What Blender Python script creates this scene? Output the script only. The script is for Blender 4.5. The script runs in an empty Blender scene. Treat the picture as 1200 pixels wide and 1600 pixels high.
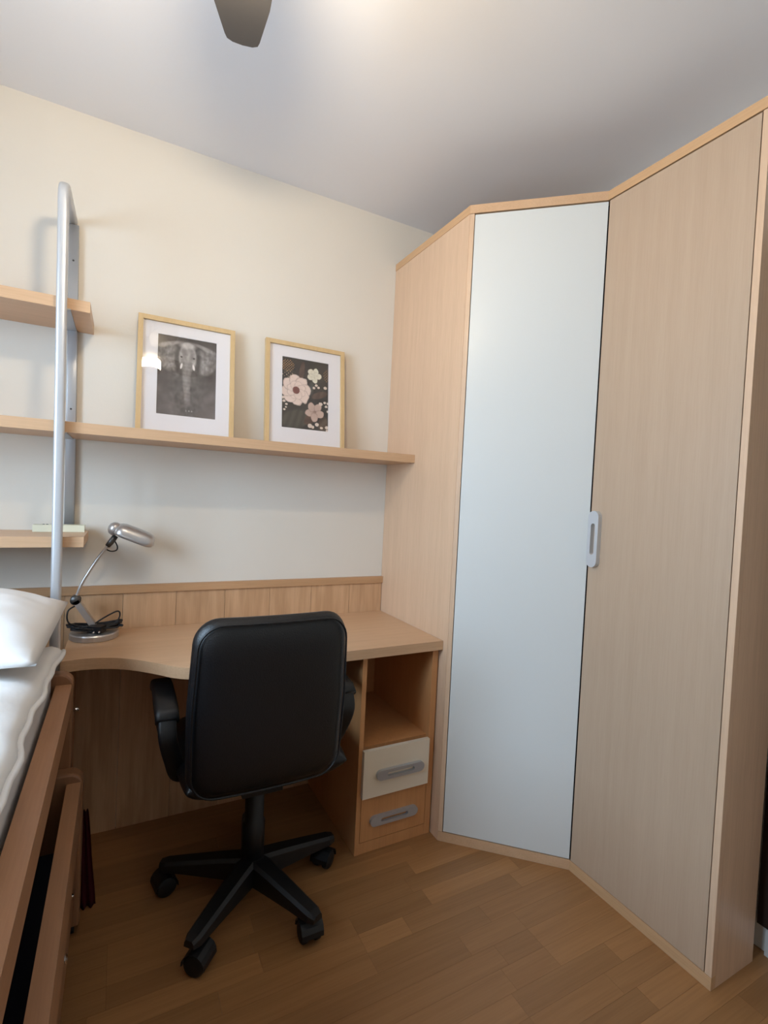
import bpy, bmesh, math, random
from mathutils import Vector, Matrix, noise
random.seed(7)
SC = bpy.context.scene
COL = SC.collection
PI = math.pi

# ------------------------------------------------------------------ camera
F_PX, YAW, PITCH, ROLL = 780.0, 0.4869, -0.0288, 0.0484
CAM = Vector((0.0, -2.0451, 1.2688))
fw = Vector((math.sin(YAW)*math.cos(PITCH), math.cos(YAW)*math.cos(PITCH), math.sin(PITCH)))
rt = Vector((math.cos(YAW), -math.sin(YAW), 0)); up = rt.cross(fw)
r2 = rt*math.cos(ROLL)+up*math.sin(ROLL); u2 = -rt*math.sin(ROLL)+up*math.cos(ROLL)
cd = bpy.data.cameras.new('camera'); cam = bpy.data.objects.new('camera', cd); COL.objects.link(cam)
cd.sensor_fit = 'HORIZONTAL'; cd.sensor_width = 36.0; cd.lens = F_PX/1200*36.0; cd.clip_start = 0.02
cam.matrix_world = Matrix(((r2.x, u2.x, -fw.x, CAM.x), (r2.y, u2.y, -fw.y, CAM.y), (r2.z, u2.z, -fw.z, CAM.z), (0, 0, 0, 1)))
SC.camera = cam

# ------------------------------------------------------------------ light and exposure
LAMP_STRENGTH = 272.0          # opal drum of the ceiling fan, cap added below to cut downward light
LAMP_COLOR = (1.0, 0.82, 0.58)
WINDOW_POWER = 120.0           # daylight through the window over the bed
WINDOW_COLOR = (0.58, 0.78, 1.0)
w = bpy.data.worlds.new('world'); SC.world = w; w.use_nodes = True
w.node_tree.nodes['Background'].inputs[0].default_value = (0.62, 0.80, 1.0, 1)
w.node_tree.nodes['Background'].inputs[1].default_value = 1.0
ld = bpy.data.lights.new('window_daylight', 'AREA'); ld.shape = 'RECTANGLE'; ld.size = 1.2; ld.size_y = 1.5
ld.energy = WINDOW_POWER; ld.color = WINDOW_COLOR
lo = bpy.data.objects.new('window_daylight', ld); COL.objects.link(lo)
lo.location = (-1.50, -1.27, 1.80); lo.rotation_euler = (0, math.radians(-72), 0)
SC.view_settings.view_transform = 'Standard'; SC.view_settings.look = 'None'
SC.view_settings.exposure = 0.0; SC.view_settings.gamma = 1.0; SC.view_settings.use_curve_mapping = False

# ------------------------------------------------------------------ materials
def lin(c):
    return tuple(((x/255)/12.92 if x/255 <= .04045 else ((x/255+.055)/1.055)**2.4) for x in c)
MATS = {}
def new_mat(name):
    m = bpy.data.materials.new(name); m.use_nodes = True
    return m, m.node_tree, m.node_tree.nodes['Principled BSDF']
def plain(name, rgb, rough=.5, metal=0.0, bump=0.0, bscale=80.0, spec=.5, vary=0.0, vscale=6.0, coat=0.0):
    m, t, b = new_mat(name); c = lin(rgb)
    b.inputs['Base Color'].default_value = (*c, 1); b.inputs['Roughness'].default_value = rough
    b.inputs['Metallic'].default_value = metal; b.inputs['Specular IOR Level'].default_value = spec
    if coat: b.inputs['Coat Weight'].default_value = coat; b.inputs['Coat Roughness'].default_value = .1
    tc = t.nodes.new('ShaderNodeTexCoord')
    if vary:
        n = t.nodes.new('ShaderNodeTexNoise'); n.inputs['Scale'].default_value = vscale; n.inputs['Detail'].default_value = 4
        r = t.nodes.new('ShaderNodeValToRGB')
        r.color_ramp.elements[0].position = .3; r.color_ramp.elements[1].position = .7
        r.color_ramp.elements[0].color = (*[x*(1-vary) for x in c], 1); r.color_ramp.elements[1].color = (*[min(1, x*(1+vary)) for x in c], 1)
        t.links.new(tc.outputs['Object'], n.inputs['Vector']); t.links.new(n.outputs['Fac'], r.inputs['Fac'])
        t.links.new(r.outputs['Color'], b.inputs['Base Color'])
    if bump:
        n2 = t.nodes.new('ShaderNodeTexNoise'); n2.inputs['Scale'].default_value = bscale; n2.inputs['Detail'].default_value = 3
        bp = t.nodes.new('ShaderNodeBump'); bp.inputs['Strength'].default_value = bump; bp.inputs['Distance'].default_value = .004
        t.links.new(tc.outputs['Object'], n2.inputs['Vector']); t.links.new(n2.outputs['Fac'], bp.inputs['Height'])
        t.links.new(bp.outputs['Normal'], b.inputs['Normal'])
    MATS[name] = m; return m
def wood(name, rgb, axis='Z', contrast=.10, rough=.42, scale=30.0, cath=0.0, per_object=0.0, fine=.06):
    """laminate/wood: grain stretched along the axis, optional cathedral rings"""
    m, t, b = new_mat(name); c = lin(rgb); N = t.nodes; L = t.links
    tc = N.new('ShaderNodeTexCoord'); mp = N.new('ShaderNodeMapping')
    st = {'X': (.035, 1, 1), 'Y': (1, .035, 1), 'Z': (1, 1, .035)}[axis]
    mp.inputs['Scale'].default_value = st
    src = tc.outputs['Object']
    info = N.new('ShaderNodeObjectInfo')
    if per_object:
        ad = N.new('ShaderNodeVectorMath'); ad.operation = 'ADD'
        sc = N.new('ShaderNodeVectorMath'); sc.operation = 'SCALE'; sc.inputs[3].default_value = 37.0
        cx = N.new('ShaderNodeCombineXYZ')
        for k in range(3): L.new(info.outputs['Random'], cx.inputs[k])
        L.new(cx.outputs[0], sc.inputs[0]); L.new(src, ad.inputs[0]); L.new(sc.outputs[0], ad.inputs[1]); src = ad.outputs[0]
    L.new(src, mp.inputs['Vector'])
    n1 = N.new('ShaderNodeTexNoise'); n1.inputs['Scale'].default_value = scale; n1.inputs['Detail'].default_value = 5; n1.inputs['Roughness'].default_value = .6
    n2 = N.new('ShaderNodeTexNoise'); n2.inputs['Scale'].default_value = scale*9; n2.inputs['Detail'].default_value = 2
    L.new(mp.outputs[0], n1.inputs['Vector']); L.new(mp.outputs[0], n2.inputs['Vector'])
    r1 = N.new('ShaderNodeValToRGB'); e = r1.color_ramp.elements
    e[0].position = .32; e[1].position = .68
    e[0].color = (*[x*(1-contrast*k) for x, k in zip(c, (.8, 1.1, 1.4))], 1); e[1].color = (*[min(1, x*(1+contrast*.7)) for x in c], 1)
    L.new(n1.outputs['Fac'], r1.inputs['Fac'])
    mx = N.new('ShaderNodeMix'); mx.data_type = 'RGBA'; mx.blend_type = 'MULTIPLY'; mx.inputs[0].default_value = 1
    r2_ = N.new('ShaderNodeValToRGB'); r2_.color_ramp.elements[0].position = .35; r2_.color_ramp.elements[1].position = .6
    r2_.color_ramp.elements[0].color = (1-fine, 1-fine*1.2, 1-fine*1.4, 1); r2_.color_ramp.elements[1].color = (1, 1, 1, 1)
    L.new(n2.outputs['Fac'], r2_.inputs['Fac']); L.new(r1.outputs['Color'], mx.inputs[6]); L.new(r2_.outputs['Color'], mx.inputs[7])
    out = mx.outputs[2]
    if cath:
        mp2 = N.new('ShaderNodeMapping'); s2 = {'X': (.12, 1, 1), 'Y': (1, .12, 1), 'Z': (1, 1, .12)}[axis]
        mp2.inputs['Scale'].default_value = s2; L.new(src, mp2.inputs['Vector'])
        wv = N.new('ShaderNodeTexWave'); wv.wave_type = 'RINGS'; wv.inputs['Scale'].default_value = 14; wv.inputs['Distortion'].default_value = 5
        wv.inputs['Detail'].default_value = 2; wv.inputs['Detail Scale'].default_value = 1.5
        L.new(mp2.outputs[0], wv.inputs['Vector'])
        r3 = N.new('ShaderNodeValToRGB'); r3.color_ramp.elements[0].color = (1-cath, 1-cath*1.2, 1-cath*1.5, 1); r3.color_ramp.elements[1].color = (1, 1, 1, 1)
        r3.color_ramp.elements[1].position = .55
        L.new(wv.outputs['Fac'], r3.inputs['Fac'])
        m3 = N.new('ShaderNodeMix'); m3.data_type = 'RGBA'; m3.blend_type = 'MULTIPLY'; m3.inputs[0].default_value = 1
        L.new(out, m3.inputs[6]); L.new(r3.outputs['Color'], m3.inputs[7]); out = m3.outputs[2]
    if per_object:
        mr = N.new('ShaderNodeMapRange'); mr.inputs['To Min'].default_value = 1-per_object; mr.inputs['To Max'].default_value = 1+per_object
        L.new(info.outputs['Random'], mr.inputs['Value'])
        hs = N.new('ShaderNodeHueSaturation'); L.new(mr.outputs[0], hs.inputs['Value']); L.new(out, hs.inputs['Color']); out = hs.outputs[0]
    L.new(out, b.inputs['Base Color']); b.inputs['Roughness'].default_value = rough
    bp = N.new('ShaderNodeBump'); bp.inputs['Strength'].default_value = .06; bp.inputs['Distance'].default_value = .002
    L.new(n2.outputs['Fac'], bp.inputs['Height']); L.new(bp.outputs['Normal'], b.inputs['Normal'])
    MATS[name] = m; return m
def emit(name, rgb, strength):
    m, t, b = new_mat(name)
    b.inputs['Base Color'].default_value = (.9, .9, .85, 1)
    b.inputs['Emission Color'].default_value = (*rgb, 1); b.inputs['Emission Strength'].default_value = strength
    MATS[name] = m; return m
def vcol(name, rough=.6):
    m, t, b = new_mat(name); a = t.nodes.new('ShaderNodeVertexColor'); a.layer_name = 'print'
    t.links.new(a.outputs['Color'], b.inputs['Base Color']); b.inputs['Roughness'].default_value = rough
    MATS[name] = m; return m
def pane(name):
    m = bpy.data.materials.new(name); m.use_nodes = True; t = m.node_tree
    for n in list(t.nodes): t.nodes.remove(n)
    o = t.nodes.new('ShaderNodeOutputMaterial'); tr = t.nodes.new('ShaderNodeBsdfTransparent'); gl = t.nodes.new('ShaderNodeBsdfGlossy')
    gl.inputs['Roughness'].default_value = .015; mx = t.nodes.new('ShaderNodeMixShader'); fr = t.nodes.new('ShaderNodeFresnel')
    ge = t.nodes.new('ShaderNodeNewGeometry'); mr = t.nodes.new('ShaderNodeMapRange')      # same reflectance from either side of the thin pane
    mr.inputs['To Min'].default_value = 1.45; mr.inputs['To Max'].default_value = 1/1.45
    t.links.new(ge.outputs['Backfacing'], mr.inputs['Value']); t.links.new(mr.outputs[0], fr.inputs['IOR'])
    t.links.new(fr.outputs[0], mx.inputs[0]); t.links.new(tr.outputs[0], mx.inputs[1]); t.links.new(gl.outputs[0], mx.inputs[2]); t.links.new(mx.outputs[0], o.inputs[0])
    MATS[name] = m; return m

plain('wall_paint', (226, 219, 208), .9, bump=.05, bscale=120, vary=.012, vscale=3)
plain('ceiling_paint', (228, 227, 229), .95, bump=.03, bscale=90)
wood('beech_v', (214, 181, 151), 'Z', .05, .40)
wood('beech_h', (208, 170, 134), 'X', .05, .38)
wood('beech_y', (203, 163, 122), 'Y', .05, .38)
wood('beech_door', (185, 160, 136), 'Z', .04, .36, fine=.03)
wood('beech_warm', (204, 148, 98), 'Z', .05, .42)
wood('oak_board', (208, 168, 130), 'Z', .09, .5, 40, cath=.14, per_object=.035)
wood('oak_trim', (196, 154, 114), 'X', .08, .5, 40)
wood('floor_strip', (156, 112, 70), 'X', .09, .42, 22, cath=.05, per_object=.14, fine=.08)
wood('bed_wood', (178, 132, 98), 'Y', .07, .34, 24)
wood('bed_wood_v', (150, 108, 78), 'Z', .07, .36, 24)
wood('frame_oak', (212, 183, 136), 'Z', .05, .5, 60)
wood('gap_shade', (52, 34, 26), 'Z', .2, .5)  # shade of the gap beside the wardrobe, put into the colour
plain('floor_gap', (70, 45, 28), .8)
plain('gap_black', (18, 14, 12), .9)
plain('white_laminate', (216, 216, 212), .30, bump=.02, bscale=200)
plain('drawer_white', (232, 220, 200), .4)
plain('alu', (180, 182, 186), .40, .45)
plain('alu_light', (206, 208, 212), .36, .45)
plain('silver_paint', (196, 192, 190), .28, .7)
plain('chrome', (225, 225, 225), .12, 1.0)
plain('screw_dark', (90, 88, 86), .4, .8)
plain('black_leather', (8, 9, 12), .40, bump=.25, bscale=260, spec=.5)
plain('black_plastic', (11, 11, 13), .48)
plain('black_rubber', (14, 14, 15), .6)
plain('cord_black', (16, 17, 22), .45)
plain('cotton_white', (234, 232, 230), .9, bump=.25, bscale=26)
plain('pillow_white', (240, 238, 236), .9, bump=.2, bscale=18)
plain('sheet_grey', (205, 203, 203), .9, bump=.2, bscale=20)
plain('navy_cloth', (22, 26, 44), .95, bump=.2, bscale=60)
plain('red_cloth', (92, 12, 28), .95, bump=.3, bscale=60)
plain('cream_plastic', (232, 230, 206), .45)
plain('button_dark', (70, 74, 72), .5)
plain('mat_white', (238, 234, 236), .85)
plain('fan_blade', (60, 58, 58), .6, vary=.05)
plain('fan_metal', (150, 146, 140), .35, .8)
plain('skirting_white', (206, 206, 204), .5)
plain('upvc_white', (236, 236, 234), .35)
emit('opal_glow', LAMP_COLOR, LAMP_STRENGTH)
vcol('elephant_print'); vcol('flower_print'); pane('glass')

# ------------------------------------------------------------------ mesh helpers
def new_obj(name, bm, mat, parent=None, smooth=False, base=None):
    me = bpy.data.meshes.new(name)
    if smooth:
        for f in bm.faces: f.smooth = True
    b = Vector(base) if base is not None else (Vector(parent['_b']) if parent is not None and '_b' in parent else Vector((0, 0, 0)))
    bmesh.ops.translate(bm, vec=-b, verts=bm.verts)
    bmesh.ops.recalc_face_normals(bm, faces=bm.faces)
    bm.to_mesh(me); bm.free()
    me.materials.append(MATS[mat])
    o = bpy.data.objects.new(name, me); COL.objects.link(o)
    if parent is not None:
        o.parent = parent; o['_b'] = list(b)
    else:
        o.location = b; o['_b'] = list(b)
    return o
def thing(name, base, label, cat, group=None):
    o = bpy.data.objects.new(name, None); o.empty_display_size = .05; COL.objects.link(o)
    o.location = base; o['_b'] = list(base); o['label'] = label; o['category'] = cat
    if group: o['group'] = group
    return o
def tag(o, label, cat, group=None):
    o['label'] = label; o['category'] = cat
    if group: o['group'] = group
    return o
def struct(o):
    o['kind'] = 'structure'; return o
def bev(bm, w, seg=2, angle=.5):
    es = [e for e in bm.edges if len(e.link_faces) == 2 and e.calc_face_angle(0) > angle]
    if w > 0 and es: bmesh.ops.bevel(bm, geom=es, offset=w, segments=seg, affect='EDGES', profile=.5)
def box(x0, x1, y0, y1, z0, z1, bevel=0.0, seg=2, bm=None):
    t = bmesh.new()
    vs = [t.verts.new(p) for p in [(x0, y0, z0), (x1, y0, z0), (x1, y1, z0), (x0, y1, z0), (x0, y0, z1), (x1, y0, z1), (x1, y1, z1), (x0, y1, z1)]]
    for f in [(0, 3, 2, 1), (4, 5, 6, 7), (0, 1, 5, 4), (1, 2, 6, 5), (2, 3, 7, 6), (3, 0, 4, 7)]: t.faces.new([vs[i] for i in f])
    if bevel: bev(t, bevel, seg)
    return merge(bm, t)
def merge(bm, t):
    if bm is None: return t
    me = bpy.data.meshes.new('tmp'); t.to_mesh(me); t.free(); bm.from_mesh(me); bpy.data.meshes.remove(me); return bm
def prism(pts, z0, z1, bevel=0.0, seg=2, bm=None):
    t = bmesh.new(); n = len(pts)
    lo_ = [t.verts.new((p[0], p[1], z0)) for p in pts]; hi = [t.verts.new((p[0], p[1], z1)) for p in pts]
    t.faces.new(lo_[::-1]); t.faces.new(hi)
    for i in range(n): t.faces.new([lo_[i], lo_[(i+1) % n], hi[(i+1) % n], hi[i]])
    if bevel: bev(t, bevel, seg)
    return merge(bm, t)
def xform(bm, M): bmesh.ops.transform(bm, matrix=M, verts=bm.verts); return bm
def tube(pts, rad, n=10, closed=False, bm=None, flat=(1, 1), up0=None):
    """sweep; rad may be number or list; flat scales the two section axes"""
    t = bmesh.new(); P = [Vector(p) for p in pts]; m = len(P); rings = []
    R = rad if isinstance(rad, (list, tuple)) else [rad]*m
    pn = None
    for i in range(m):
        if closed: d = P[(i+1) % m]-P[i-1]
        else: d = P[min(i+1, m-1)]-P[max(i-1, 0)]
        d.normalize()
        if pn is None:
            a = Vector(up0) if up0 else (Vector((0, 0, 1)) if abs(d.z) < .9 else Vector((1, 0, 0)))
            pn = (a-d*a.dot(d)).normalized()
        else: pn = (pn-d*pn.dot(d)).normalized()
        b = d.cross(pn)
        rings.append([t.verts.new(P[i]+(pn*math.cos(2*PI*k/n)*flat[0]+b*math.sin(2*PI*k/n)*flat[1])*R[i]) for k in range(n)])
    for i in range(m if closed else m-1):
        A, B = rings[i], rings[(i+1) % m]
        for k in range(n): t.faces.new([A[k], A[(k+1) % n], B[(k+1) % n], B[k]])
    if not closed: t.faces.new(rings[0][::-1]); t.faces.new(rings[-1])
    return merge(bm, t)
def sweep_rect(pts, w, h, r, up0, bm=None):
    """sweep a rounded rectangle (w along binormal, h along normal)"""
    t = bmesh.new(); P = [Vector(p) for p in pts]; m = len(P); sec = []
    for cx, cy, a0 in ((1, 1, 0), (-1, 1, 90), (-1, -1, 180), (1, -1, 270)):
        for k in range(4):
            a = math.radians(a0+k*30); sec.append((cx*(h/2-r)+math.cos(a)*r, cy*(w/2-r)+math.sin(a)*r))
    rings = []; pn = None
    for i in range(m):
        d = (P[min(i+1, m-1)]-P[max(i-1, 0)]).normalized()
        a = Vector(up0) if pn is None else pn
        pn = (a-d*a.dot(d)).normalized(); b = d.cross(pn)
        rings.append([t.verts.new(P[i]+pn*s[0]+b*s[1]) for s in sec])
    n = len(sec)
    for i in range(m-1):
        for k in range(n): t.faces.new([rings[i][k], rings[i][(k+1) % n], rings[i+1][(k+1) % n], rings[i+1][k]])
    t.faces.new(rings[0][::-1]); t.faces.new(rings[-1])
    return merge(bm, t)
def lathe(prof, c, n=32, bm=None):
    t = bmesh.new(); rings = []
    for r, z in prof:
        rings.append([t.verts.new((c[0]+max(r, 1e-4)*math.cos(2*PI*k/n), c[1]+max(r, 1e-4)*math.sin(2*PI*k/n), c[2]+z)) for k in range(n)])
    for i in range(len(prof)-1):
        for k in range(n): t.faces.new([rings[i][k], rings[i][(k+1) % n], rings[i+1][(k+1) % n], rings[i+1][k]])
    t.faces.new(rings[0][::-1]); t.faces.new(rings[-1])
    return merge(bm, t)
def rrect(x0, x1, y0, y1, r, n=6):
    out = []
    for cx, cy, a0 in ((x1-r, y1-r, 0), (x0+r, y1-r, 90), (x0+r, y0+r, 180), (x1-r, y0+r, 270)):
        for k in range(n+1):
            a = math.radians(a0+90*k/n); out.append((cx+r*math.cos(a), cy+r*math.sin(a)))
    return out
def arc(p0, p1, p2, n=8):  # quadratic bezier
    p0, p1, p2 = Vector(p0), Vector(p1), Vector(p2)
    return [p0*(1-t)**2+p1*2*t*(1-t)+p2*t*t for t in [i/n for i in range(n+1)]]
def spline(pts, per=8, closed=False):
    P = [Vector(p) for p in pts]; n = len(P); out = []
    rng = range(n if closed else n-1)
    for i in rng:
        a, b, c, d = (P[(i-1) % n], P[i], P[(i+1) % n], P[(i+2) % n]) if closed else (P[max(i-1, 0)], P[i], P[i+1], P[min(i+2, n-1)])
        for k in range(per):
            t = k/per
            out.append(.5*((2*b)+(c-a)*t+(2*a-5*b+4*c-d)*t*t+(3*b-a-3*c+d)*t**3))
    if not closed: out.append(P[-1])
    return out
def slot_plate(L, H, d, slotL, slotH, n=8):
    """stadium plate in XZ (length along X) with a stadium slot, depth d along Y (0..d)"""
    def stad(l, h):
        r = h/2; o = []
        for k in range(n+1): a = -PI/2+PI*k/n; o.append((l/2-r+r*math.cos(a), r*math.sin(a)))
        for k in range(n+1): a = PI/2+PI*k/n; o.append((-l/2+r+r*math.cos(a), r*math.sin(a)))
        return o
    A, B = stad(L, H), stad(slotL, slotH); t = bmesh.new(); m = len(A)
    f = [[t.verts.new((p[0], y, p[1])) for p in S] for y in (0, d) for S in (A, B)]
    oa0, ob0, oa1, ob1 = f
    for i in range(m):
        j = (i+1) % m
        t.faces.new([oa0[i], oa0[j], ob0[j], ob0[i]]); t.faces.new([oa1[j], oa1[i], ob1[i], ob1[j]])
        t.faces.new([oa0[j], oa0[i], oa1[i], oa1[j]]); t.faces.new([ob0[i], ob0[j], ob1[j], ob1[i]])
    return t

# ------------------------------------------------------------------ dimensions
W = 1.0844; A_ = 0.5503; BX = 1.4234; BY = -0.8644; EY = -1.339; H = 2.334; HC = 2.527
XL, XR, YR = -1.06, 1.70, -3.2      # left wall, right wall, rear wall

# ------------------------------------------------------------------ room
fl = struct(new_obj('floor', box(XL-.1, XR+.1, YR-.1, .1, -.12, -.006), 'floor_gap'))
sw = .065; k0 = math.floor((YR+1.115)/sw); y = -1.115+k0*sw
rows = []
i = 0; cache = {}
plank_n = 0
while y < -.001:
    y1 = min(y+sw, -.001); y0 = max(y, YR)
    board = math.floor(round((y+1.115)/sw)/3)
    rnd = random.Random(board*11+3)
    jb = 1.115 if board == 0 else rnd.uniform(-.9, 1.5)
    rs = random.Random(i*17+5)
    cuts = {round(jb, 3), round(jb-1.29, 3), round(jb+1.29, 3)}
    xx = jb-1.29-rs.uniform(.1, .45)
    while xx < XR:
        if all(abs(xx-c) > .12 for c in cuts): cuts.add(round(xx, 3))
        xx += rs.uniform(.40, .58)
    if board == 1 and abs(y-(-.79)) < .04: cuts = {c for c in cuts if abs(c-.904) > .2} | {.904}
    if y < -1.75: cuts = {round(jb, 3)}          # behind the viewpoint: whole boards
    cs = sorted([XL+.001]+[c for c in cuts if XL+.1 < c < XR-.1]+[XR-.001])
    if y1-y0 > .01:
        for a, b in zip(cs[:-1], cs[1:]):
            g = .0002
            o = new_obj('plank', box(a+g, b-g, y0+g, y1-g, -.012, 0.0), 'floor_strip', fl)
            plank_n += 1
    y += sw; i += 1
struct(new_obj('ceiling', box(XL-.1, XR+.1, YR-.1, .1, HC, HC+.12), 'ceiling_paint'))
wb = struct(new_obj('wall_back', box(XL-.1, XR+.1, 0, .1, 0, HC), 'wall_paint'))
struct(new_obj('wall_right', box(XR, XR+.1, YR, 0, 0, HC), 'wall_paint'))
struct(new_obj('wall_front', box(XL, XR, YR-.1, YR, 0, HC), 'wall_paint'))
# left wall with the window opening over the bed
wy0, wy1, wz0, wz1 = -1.83, -.71, .97, 2.07
bm = box(XL-.1, XL, YR, wy0, 0, HC); box(XL-.1, XL, wy1, 0, 0, HC, bm=bm)
box(XL-.1, XL, wy0, wy1, 0, wz0, bm=bm); box(XL-.1, XL, wy0, wy1, wz1, HC, bm=bm)
struct(new_obj('wall_left', bm, 'wall_paint'))
wn = struct(new_obj('window_1', box(XL-.08, XL-.03, wy0, wy1, wz0, wz0+.05), 'upvc_white'))
wm = (wy0+wy1)/2
for a in ((wy0, wy1, wz1-.05, wz1), (wy0, wy0+.05, wz0+.05, wz1-.05), (wy1-.05, wy1, wz0+.05, wz1-.05), (wm-.035, wm+.035, wz0+.05, wz1-.05)):
    new_obj('window_frame', box(XL-.08, XL-.03, a[0], a[1], a[2], a[3], .004), 'upvc_white', wn)
for a in ((wy0+.05, wm-.035), (wm+.035, wy1-.05)):
    new_obj('pane', box(XL-.06, XL-.055, a[0], a[1], wz0+.05, wz1-.05), 'glass', wn)
# wainscot of vertical boards on the back wall, with its cap rail
xs = .02-.18*6
while xs < W-.01:
    a, b = max(xs, XL+.002), min(xs+.18, W-.002)
    if b-a > .01:
        new_obj('board', box(a+.0006, b-.0006, -.011, 0, .0005, .876, .003, 1), 'oak_board', wb)
    xs += .18
struct(new_obj('trim_1', box(XL+.002, W-.001, -.019, -.0005, .8765, .905, .004), 'oak_trim'))
# skirting on the right wall, and an added dark strip for shade beyond the wardrobe
struct(new_obj('baseboard_right', box(XR-.016, XR-.0005, YR+.01, EY-.004, .0005, .075, .003), 'skirting_white'))
struct(new_obj('gap_shade_strip', box(XR-.014, XR-.0005, -1.60, EY+.02, .078, 2.10, .002), 'gap_shade'))  # added strip, its dark colour stands in for the gap's shade

# ------------------------------------------------------------------ corner wardrobe
wd = thing('corner_wardrobe', (W, -.3, 0), 'tall beech corner wardrobe with one white door on its angled front', 'wardrobe')
ang = math.atan2(BY+A_, BX-W); LA = math.hypot(BX-W, BY+A_)
FR = Matrix.Translation((W, -A_, 0)) @ Matrix.Rotation(ang, 4, 'Z')   # local x along the angled front, -y outwards
T = .019
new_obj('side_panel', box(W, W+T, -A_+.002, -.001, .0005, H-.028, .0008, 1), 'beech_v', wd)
# body fills behind the doors: floor plate, top plate as one prism each
foot = [(W+.001, -.001), (W+.001, -A_), (BX, BY), (BX, EY+.02), (XR-.075, EY+.02), (XR-.075, -.001)]
inset = [(W+T, -.001), (W+T, -A_+.012), (BX+.016, BY+.02), (BX+.024, EY+.022), (XR-.075, EY+.022), (XR-.075, -.001)]
new_obj('carcass', prism(inset, .036, H-.036), 'gap_black', wd)
# plinth strips
p = new_obj('plinth', xform(box(0, LA+.002, 0, .02, .0005, .036, .002), FR), 'beech_h', wd)
new_obj('plinth', box(BX, BX+.0204, EY, BY-.002, .0005, .036, .001, 1), 'beech_y', wd)
# cornice: three lengths mitred
def cornice(P, Q, nP, nQ, mat):
    bm = prism([(P[0], P[1]), (Q[0], Q[1]), (nQ[0], nQ[1]), (nP[0], nP[1])], H-.030, H, .0015, 1)
    return new_obj('cornice', bm, mat, wd)
cornice((W-.002, -.001), (W-.002, -A_-.001), (W+.05, -.001), (W+.05, -A_+.02), 'beech_y')
cornice((W-.002, -A_-.001), (BX-.003, BY), (W+.05, -A_+.02), (BX+.05, BY+.02), 'beech_h')
cornice((BX-.003, BY), (BX-.003, EY), (BX+.05, BY+.02), (BX+.05, EY), 'beech_y')
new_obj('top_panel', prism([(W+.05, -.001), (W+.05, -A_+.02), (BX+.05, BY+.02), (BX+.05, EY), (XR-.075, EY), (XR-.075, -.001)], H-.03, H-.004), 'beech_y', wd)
# stile left of the white door
new_obj('stile', xform(box(.0, .0155, .0, .02, .037, H-.031, .001, 1), FR), 'beech_v', wd)
d1 = new_obj('white_door', xform(box(.0185, LA-.0012, -.002, .014, .041, H-.036, .0012, 1), FR), 'white_laminate', wd)
d1['label'] = 'white laminate door with no handle'
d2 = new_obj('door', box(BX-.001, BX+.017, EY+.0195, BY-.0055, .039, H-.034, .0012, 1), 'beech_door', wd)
new_obj('stile', box(BX, BX+.02, EY, EY+.0175, .037, H-.031, .001, 1), 'beech_v', wd)
new_obj('end_panel', box(BX+.0205, XR-.070, EY, EY+.018, .0005, H-.031, .001, 1), 'beech_v', wd)
# handle on the wood door: vertical aluminium slot plate
hb = slot_plate(.190, .040, .018, .105, .016)
bev(hb, .0015, 1, 1.0)
xform(hb, Matrix.Translation((BX-.001, -.894, 1.1635)) @ Matrix.Rotation(-PI/2, 4, 'Z') @ Matrix.Rotation(PI/2, 4, 'Y') @ Matrix.Translation((0, -.018, 0)))
hd = new_obj('handle', hb, 'alu_light', d2); hd['label'] = 'brushed aluminium slotted handle'

# ------------------------------------------------------------------ desk
DZ = .745; DT = .034
front = spline([(W-.002, -.522), (.80, -.523), (.30, -.524), (.205, -.518), (.155, -.490), (.102, -.433), (.047, -.382), (-.011, -.347), (-.079, -.332), (-.140, -.340)], 5)
pts = [(W-.002, -.012)]+[(p_.x, p_.y) for p_ in [Vector((q_[0], q_[1], 0)) for q_ in front]]+[(-.140, -.012)]
bm = prism(pts, DZ-DT, DZ, .0025, 2, None)
dk = tag(new_obj('wall_desk', bm, 'beech_h', base=(.5, -.25, DZ-DT)), 'long beech desk top with a scooped front edge along the back wall', 'desk')
ls = new_obj('end_support', box(-.138, -.120, -.30, -.014, .0005, DZ-DT-.0005, .001, 1), 'beech_warm', dk)
# drawer unit under its right end
PX0, PX1, PY = .765, 1.079, -.500
du = thing('drawer_unit', (.92, -.25, 0), 'beech drawer unit with open niche, white drawer and wood drawer under the desk', 'drawer unit')
zt = DZ-DT-.0006
new_obj('side_panel', box(PX0, PX0+.017, PY, -.014, .0005, zt, .001, 1), 'beech_warm', du)
new_obj('side_panel', box(PX1-.024, PX1, PY, -.014, .0005, zt, .001, 1), 'beech_warm', du)
new_obj('back_panel', box(PX0+.017, PX1-.024, -.035, -.02, .04, zt), 'beech_warm', du)
new_obj('shelf', box(PX0+.017, PX1-.024, PY+.02, -.036, .362, .378, .001, 1), 'beech_warm', du)
new_obj('plinth', box(PX0+.0175, PX1-.0245, PY+.001, PY+.018, .0005, .040, .001, 1), 'beech_warm', du)
new_obj('drawer_box', box(PX0+.025, PX1-.032, PY+.02, -.08, .06, .34), 'beech_warm', du)
dw = new_obj('drawer', box(PX0+.0135, PX1-.030, PY-.017, PY-.0008, .2085, .378, .002, 2), 'drawer_white', du); dw['label'] = 'white drawer front'
dn = new_obj('drawer', box(PX0+.019, PX1-.026, PY, PY+.018, .043, .2075, .0015, 1), 'beech_warm', du)
for pz, yy, dd, xc in ((.287, PY-.017, dw, .925), (.113, PY, dn, .917)):
    hb = slot_plate(.196, .036, .012, .112, .014); bev(hb, .001, 1, 1.0)
    xform(hb, Matrix.Translation((xc, yy-.012, pz)))
    new_obj('handle', hb, 'alu', dd)['label'] = 'grey aluminium slotted handle'

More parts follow.
